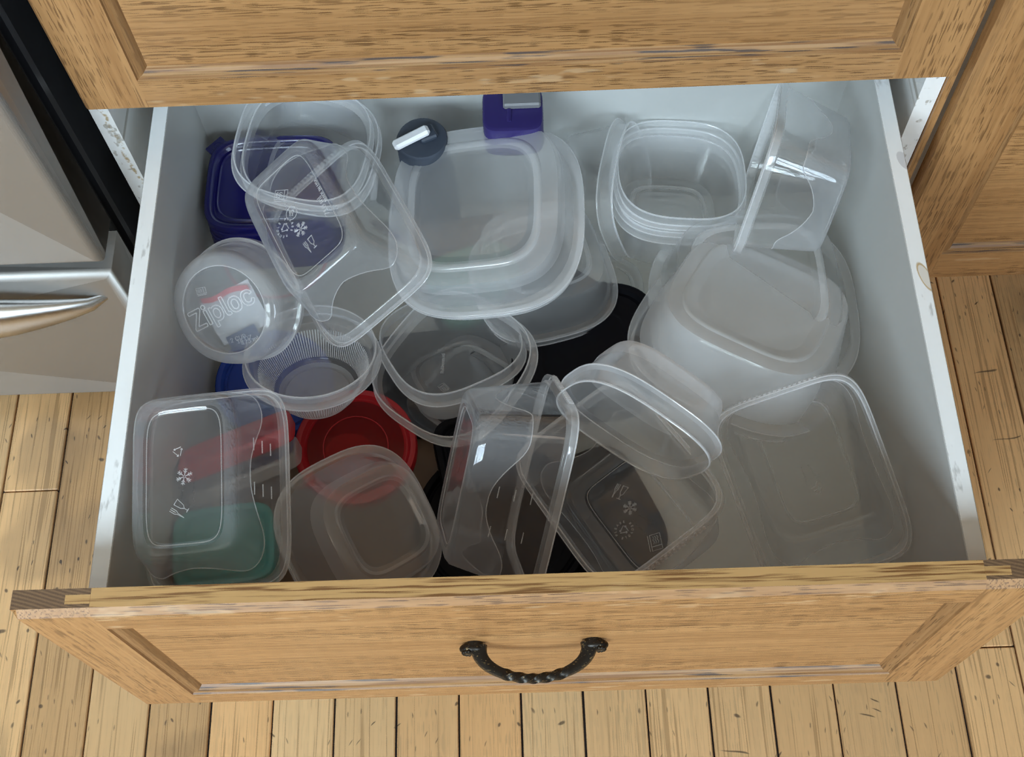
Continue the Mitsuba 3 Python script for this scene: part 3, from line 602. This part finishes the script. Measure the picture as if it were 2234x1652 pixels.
# small round tub with twist-lock rim, upside down at the left wall
M, d = fitM('L'); a, b, h, kb, kr = d
tL = thing('round_container', 'small cloudy round upside-down container by the left drawer wall, lettering on its base', 'container')
def lob(k, z, amp=0.0): return ring3(sect(a * k, a * k, 2.0, 120, 5, amp), z)
part(tL, 'base', loft([lob(k, z) for k, z in ((0.02, 0.0032), (0.3, 0.0032), (0.6, 0.0032), (kr - 0.02, 0.0028), (kr, 0.001))], cap0=True), 'cloudy_plastic', smooth=40, M=M)
part(tL, 'body', loft([lob(kr, 0.001), lob(kr + 0.02, 0.0), lob(kr + 0.06, 0.0008), lob(0.83, 0.002, 0.004), lob(0.90, 0.0055, 0.008), lob(kb, 0.013, 0.012), lob(0.945, 0.028, 0.012), lob(0.95, h - 0.013, 0.012)]), 'milky_plastic', smooth=40, M=M)
part(tL, 'rim', loft([lob(0.95, h - 0.013, 0.012), lob(1.0, h - 0.0125, 0.012), lob(1.005, h - 0.011, 0.01), lob(0.965, h - 0.0105, 0.0), lob(0.965, h - 0.002, 0.0), lob(0.985, h, 0.0), lob(1.0, h - 0.002, 0.0)]), 'rim_plastic', smooth=40, M=M)
part(tL, 'lip_bead', cat(tube(lob(kr + 0.01, -0.0002), 0.0007, 6, True), tube(lob(1.005, h - 0.0115, 0.012), 0.0008, 6, True)), 'mark_plastic', smooth=40, M=M)
angz = math.atan2(-11.4 - 16.2, -25.2 - 29.3) + math.pi
add_outline(tL, M, 'Ziploc', 0.0205, 0.0025, 0.002, angz, True, 0.0030)
angc = math.atan2(-30.1 + 23.7, 9.8 - 19.6) + math.pi
for i, s in enumerate(('2 CUP', '16 OZ', '473 mL')): add_text(tL, M, s, 0.0048, 0.0155 - 0.0036 * i + 0.002, -0.0285 - 0.0062 * i, angc, True, 0.0028)
add_symbol(tL, M, 'oven_mark', sym_micro(0.0055), 0.0005, 0.0325, angz + 0.25, True, 0.0030, 0.0004)
# crumpled bag inside it
tb = thing('plastic_bag', 'crumpled white plastic bag with a red stripe inside the small round container', 'bag')
gx, gy = np.meshgrid(np.linspace(-0.030, 0.034, 26), np.linspace(-0.034, 0.018, 22), indexing='ij')
hz = 0.0125 + 0.006 * meshkit.fbm(np.stack([gx * 70, gy * 70, gx * 0], -1), 3, 4)
def grid(gx, gy, gz):
    n, m = gx.shape; v = np.stack([gx, gy, gz], -1).reshape(-1, 3); i, j = np.meshgrid(np.arange(n - 1), np.arange(m - 1), indexing='ij'); q = np.stack([i * m + j, (i + 1) * m + j, (i + 1) * m + j + 1, i * m + j + 1], -1).reshape(-1, 4); return asm((v, q))
rotL = R.from_euler('z', angz).as_matrix(); RL = np.eye(4); RL[:3, :3] = rotL
part(tb, 'film', xf(grid(-gx, gy, hz), RL), 'film_white', smooth=True, M=M)
sx, sy = np.meshgrid(np.linspace(-0.026, 0.032, 24), np.linspace(-0.003, 0.003, 4), indexing='ij')
syy = sy + 0.0155 - 0.15 * sx + 0.002 * np.sin(sx * 120); szz = 0.0105 + 0.003 * meshkit.fbm(np.stack([sx * 70, syy * 70, sx * 0], -1), 2, 4)
part(tb, 'red_stripe', xf(grid(-sx, syy, szz), RL), 'film_red', smooth=True, M=M, label='red zip stripe')
pl, pm = np.meshgrid(np.linspace(-0.024, 0.024, 8), np.linspace(-0.042, -0.027, 5), indexing='ij')
part(tb, 'navy_print', xf(grid(-pl * 0.8 , pm, 0.0085 + 0 * pl), RL), 'label_navy', smooth=True, M=M, label='dark blue printed patch')

# ---------------------------------------------------------------- lids and bottles
for i in range(6):
    w = ['topmost', 'second from the top', 'third from the top', 'fourth from the top', 'fifth from the top', 'lowest'][i]
    lid('navy_lid', f'glossy navy blue lid in the back left corner, {w} of its stack', 'navy lids stacked in the back left corner', pose((-0.293 + 0.0006 * (i % 2), 0.034 - 0.0026 * i, 0.338 - 0.0112 * i), euler=(4, -3, -2 + 0.8 * (i % 3))), 0.078, 0.063, 4.5, 'navy_plastic', panel=0.80, hh=0.008, tabs=i < 1)
lid('black_lid', 'black rounded square lid right of the small open container, topmost of the black ones there', 'black lids', pose((0.066, -0.150, 0.245), euler=(6, -4, -6)), 0.085, 0.085, 3.4, 'black_plastic', panel=0.56, hh=0.02)
lid('black_lid', 'black rectangular lid sticking out from under the large topmost container', 'black lids', pose((0.050, -0.104, 0.222), euler=(3, 2, -35)), 0.085, 0.066, 6, 'black_plastic', panel=0.75, hh=0.014)
lid('black_lid', 'black round lid under the container standing on its side at the drawer front', 'black lids', pose((-0.036, -0.345, 0.196), euler=(-4, 3, 0)), 0.100, 0.100, 2, 'black_plastic', panel=0.75, hh=0.016)
lid('black_lid', 'black square lid just right of the red round one, under the two nested containers', 'black lids', pose((-0.052, -0.272, 0.219), euler=(2, 4, 12)), 0.056, 0.056, 4.5, 'black_plastic', panel=0.7, hh=0.012)
lid('black_lid', 'black square lid under the open rectangular container at the drawer front', 'black lids', pose((0.062, -0.335, 0.176), euler=(0, 2, 24)), 0.078, 0.078, 4.5, 'black_plastic', panel=0.7, hh=0.012)
lid('black_lid', 'black square lid seen through the large topmost upturned container', 'black lids', pose((-0.035, 0.000, 0.180), euler=(0, 0, 8)), 0.092, 0.085, 4.5, 'black_plastic', panel=0.7, hh=0.012)
lid('green_lid', 'dull green lid seen blurred through the large topmost upturned container', None, pose((-0.062, -0.030, 0.200), euler=(2, 3, 20)), 0.058, 0.052, 4.5, 'green_plastic', panel=0.7, hh=0.012)
lid('black_lid', 'black rectangular lid under the two nested open containers in the middle', 'black lids', pose((-0.105, -0.150, 0.172), euler=(0, 0, 4)), 0.090, 0.070, 6, 'black_plastic', panel=0.75, hh=0.012)
ln = thing('drawer_shade_sheet', 'added brown sheet standing in for shade on the drawer bottom at the front left', 'shade_sheet')  # added sheet: its brown darkens the bottom where shade falls
part(ln, 'sheet', box(-0.372, 0.045, -0.494, -0.185, 0.1552, 0.1562), 'shade_brown')
lid('black_lid', 'black round lid under the ribbed round container, right of the blue one', 'black lids', pose((-0.232, -0.160, 0.186), euler=(0, 0, 0)), 0.062, 0.062, 2, 'black_plastic', panel=0.7, hh=0.012)
lid('blue_lid', 'matte royal blue round lid beneath the ribbed round container', None, pose((-0.303, -0.165, 0.212), euler=(2, 4, 0)), 0.070, 0.070, 2, 'blue_plastic', panel=0.82, hh=0.012)
tR = lid('red_lid', 'translucent red round lid with a ring in the middle, behind the front container', None, pose((-0.198, -0.265, 0.245), euler=(4, 3, 0)), 0.069, 0.069, 2, 'red_clear_plastic', panel=0.53, hh=0.014, edge='red_plastic')
part(tR, 'center_ring', tube(ring3(sect(0.0365, 0.0365, 2, 72), 0.0022), 0.0008, 6, True), 'red_plastic', smooth=40, M=pose((-0.198, -0.265, 0.245), euler=(4, 3, 0)))
part(tR, 'inner_disc', loft([ring3(sect(k, k * 0.9, 2, 60), z) for k, z in ((0.0005, -0.004), (0.022, -0.004), (0.028, -0.0025))], cap0=True), 'red_bright_plastic', smooth=40, M=pose((-0.206, -0.272, 0.245), euler=(4, 3, 0)), label='brighter red inner disc')
RV = [-0.7690, -0.2303, 0.2777]
lid('red_lid', 'red rectangular lid standing on edge inside the front left container', None, pose((-0.3190, -0.2810, 0.3037), RV), 0.064, 0.035, 6, 'red_plastic', panel=0.75, hh=0.018)
lid('clear_lid', 'pale clear rectangular lid on edge in front of the red one standing on edge', None, pose((-0.3140, -0.3020, 0.2806), RV), 0.064, 0.035, 6, 'milky_plastic', panel=0.75, hh=0.014)
lid('teal_lid', 'teal green lid behind the front left container, close to the drawer front', None, pose((-0.3230, -0.396, 0.300), euler=(-14, 4, 8)), 0.053, 0.050, 5, 'teal_plastic', panel=0.7, hh=0.04)
tl = lid('clear_lid', 'clear round lid with a thin red ring by the left wall under the navy lids', None, pose((-0.305, -0.005, 0.245), euler=(0, 6, 0)), 0.072, 0.072, 2, 'clear_plastic', panel=0.8)
part(tl, 'red_ring', loft([ring3(sect(k, k, 2, 72), z) for k, z in ((0.0605, 0.0036), (0.0645, 0.0036))]), 'film_red', M=pose((-0.305, -0.005, 0.245), euler=(0, 6, 0)), label='thin red ring')
lid('clear_lid', 'pale clear square lid lying flat on the drawer bottom right of the black lids', None, pose((0.072, -0.046, 0.166), euler=(0, 0, -8)), 0.074, 0.074, 3.6, 'clear_plastic', panel=0.8, edge='milky_plastic')

def flip_bottle():
    t = thing('drink_bottle', 'dark slate bottle with round cap and white flip spout at the drawer back', 'bottle')
    x, y = -0.1115, 0.046
    def lathe(pr, n=48): return loft([ring3(sect(r, r, 2, n), z) for r, z in pr], True, True)
    part(t, 'bottle_body', lathe([(0.030, 0.156), (0.033, 0.160), (0.033, 0.33), (0.028, 0.362)]), 'slate_plastic', smooth=40, M=pose((x, y, 0)))
    part(t, 'cap', lathe([(0.0275, 0.362), (0.0295, 0.366), (0.0295, 0.394), (0.0275, 0.3985), (0.022, 0.4), (0.001, 0.4)]), 'slate_plastic', smooth=40, M=pose((x, y, 0)))
    sp = box(-0.022, 0.022, -0.0065, 0.0065, -0.004, 0.005, 0.003)
    part(t, 'flip_spout', sp, 'white_plastic', M=pose((x - 0.011, y - 0.006, 0.4065), euler=(0, -8, 24)), smooth=30, label='white flip spout')
    part(t, 'spout_hinge', box(-0.010, 0.010, -0.010, 0.010, -0.003, 0.004, 0.002), 'slate_plastic', M=pose((x + 0.006, y + 0.002, 0.4025), euler=(0, 0, 24)), smooth=30)
flip_bottle()
def sport_bottle():
    t = thing('drink_bottle', 'bottle with purple cap and grey flip lever at the drawer back', 'bottle')
    x, y = -0.008, 0.066
    def rr(a, b, z, n=5): return ring3(sect(a, b, n, 64), z)
    part(t, 'bottle_body', loft([rr(0.030, 0.030, 0.156, 2), rr(0.032, 0.032, 0.16, 2), rr(0.032, 0.032, 0.35, 2.2), rr(0.031, 0.031, 0.372, 3)], True, True), 'haze_plastic', smooth=40, M=pose((x, y, 0)))
    part(t, 'cap', loft([rr(0.030, 0.030, 0.372, 3), rr(0.034, 0.033, 0.378), rr(0.034, 0.033, 0.415), rr(0.033, 0.032, 0.420), rr(0.030, 0.028, 0.4215)], True, True), 'purple_plastic', smooth=40, M=pose((x, y, 0)))
    part(t, 'flip_lever', box(-0.021, 0.021, -0.014, 0.014, -0.004, 0.006, 0.002), 'grey_plastic', M=pose((x + 0.0105, y + 0.010, 0.4265), euler=(8, 0, 0)), smooth=30, label='grey flip lever')
    part(t, 'lever_pin', tube([(x - 0.004, y - 0.004, 0.4215), (x - 0.004, y - 0.020, 0.4195)], 0.0032, 10), 'purple_plastic', smooth=40)
sport_bottle()
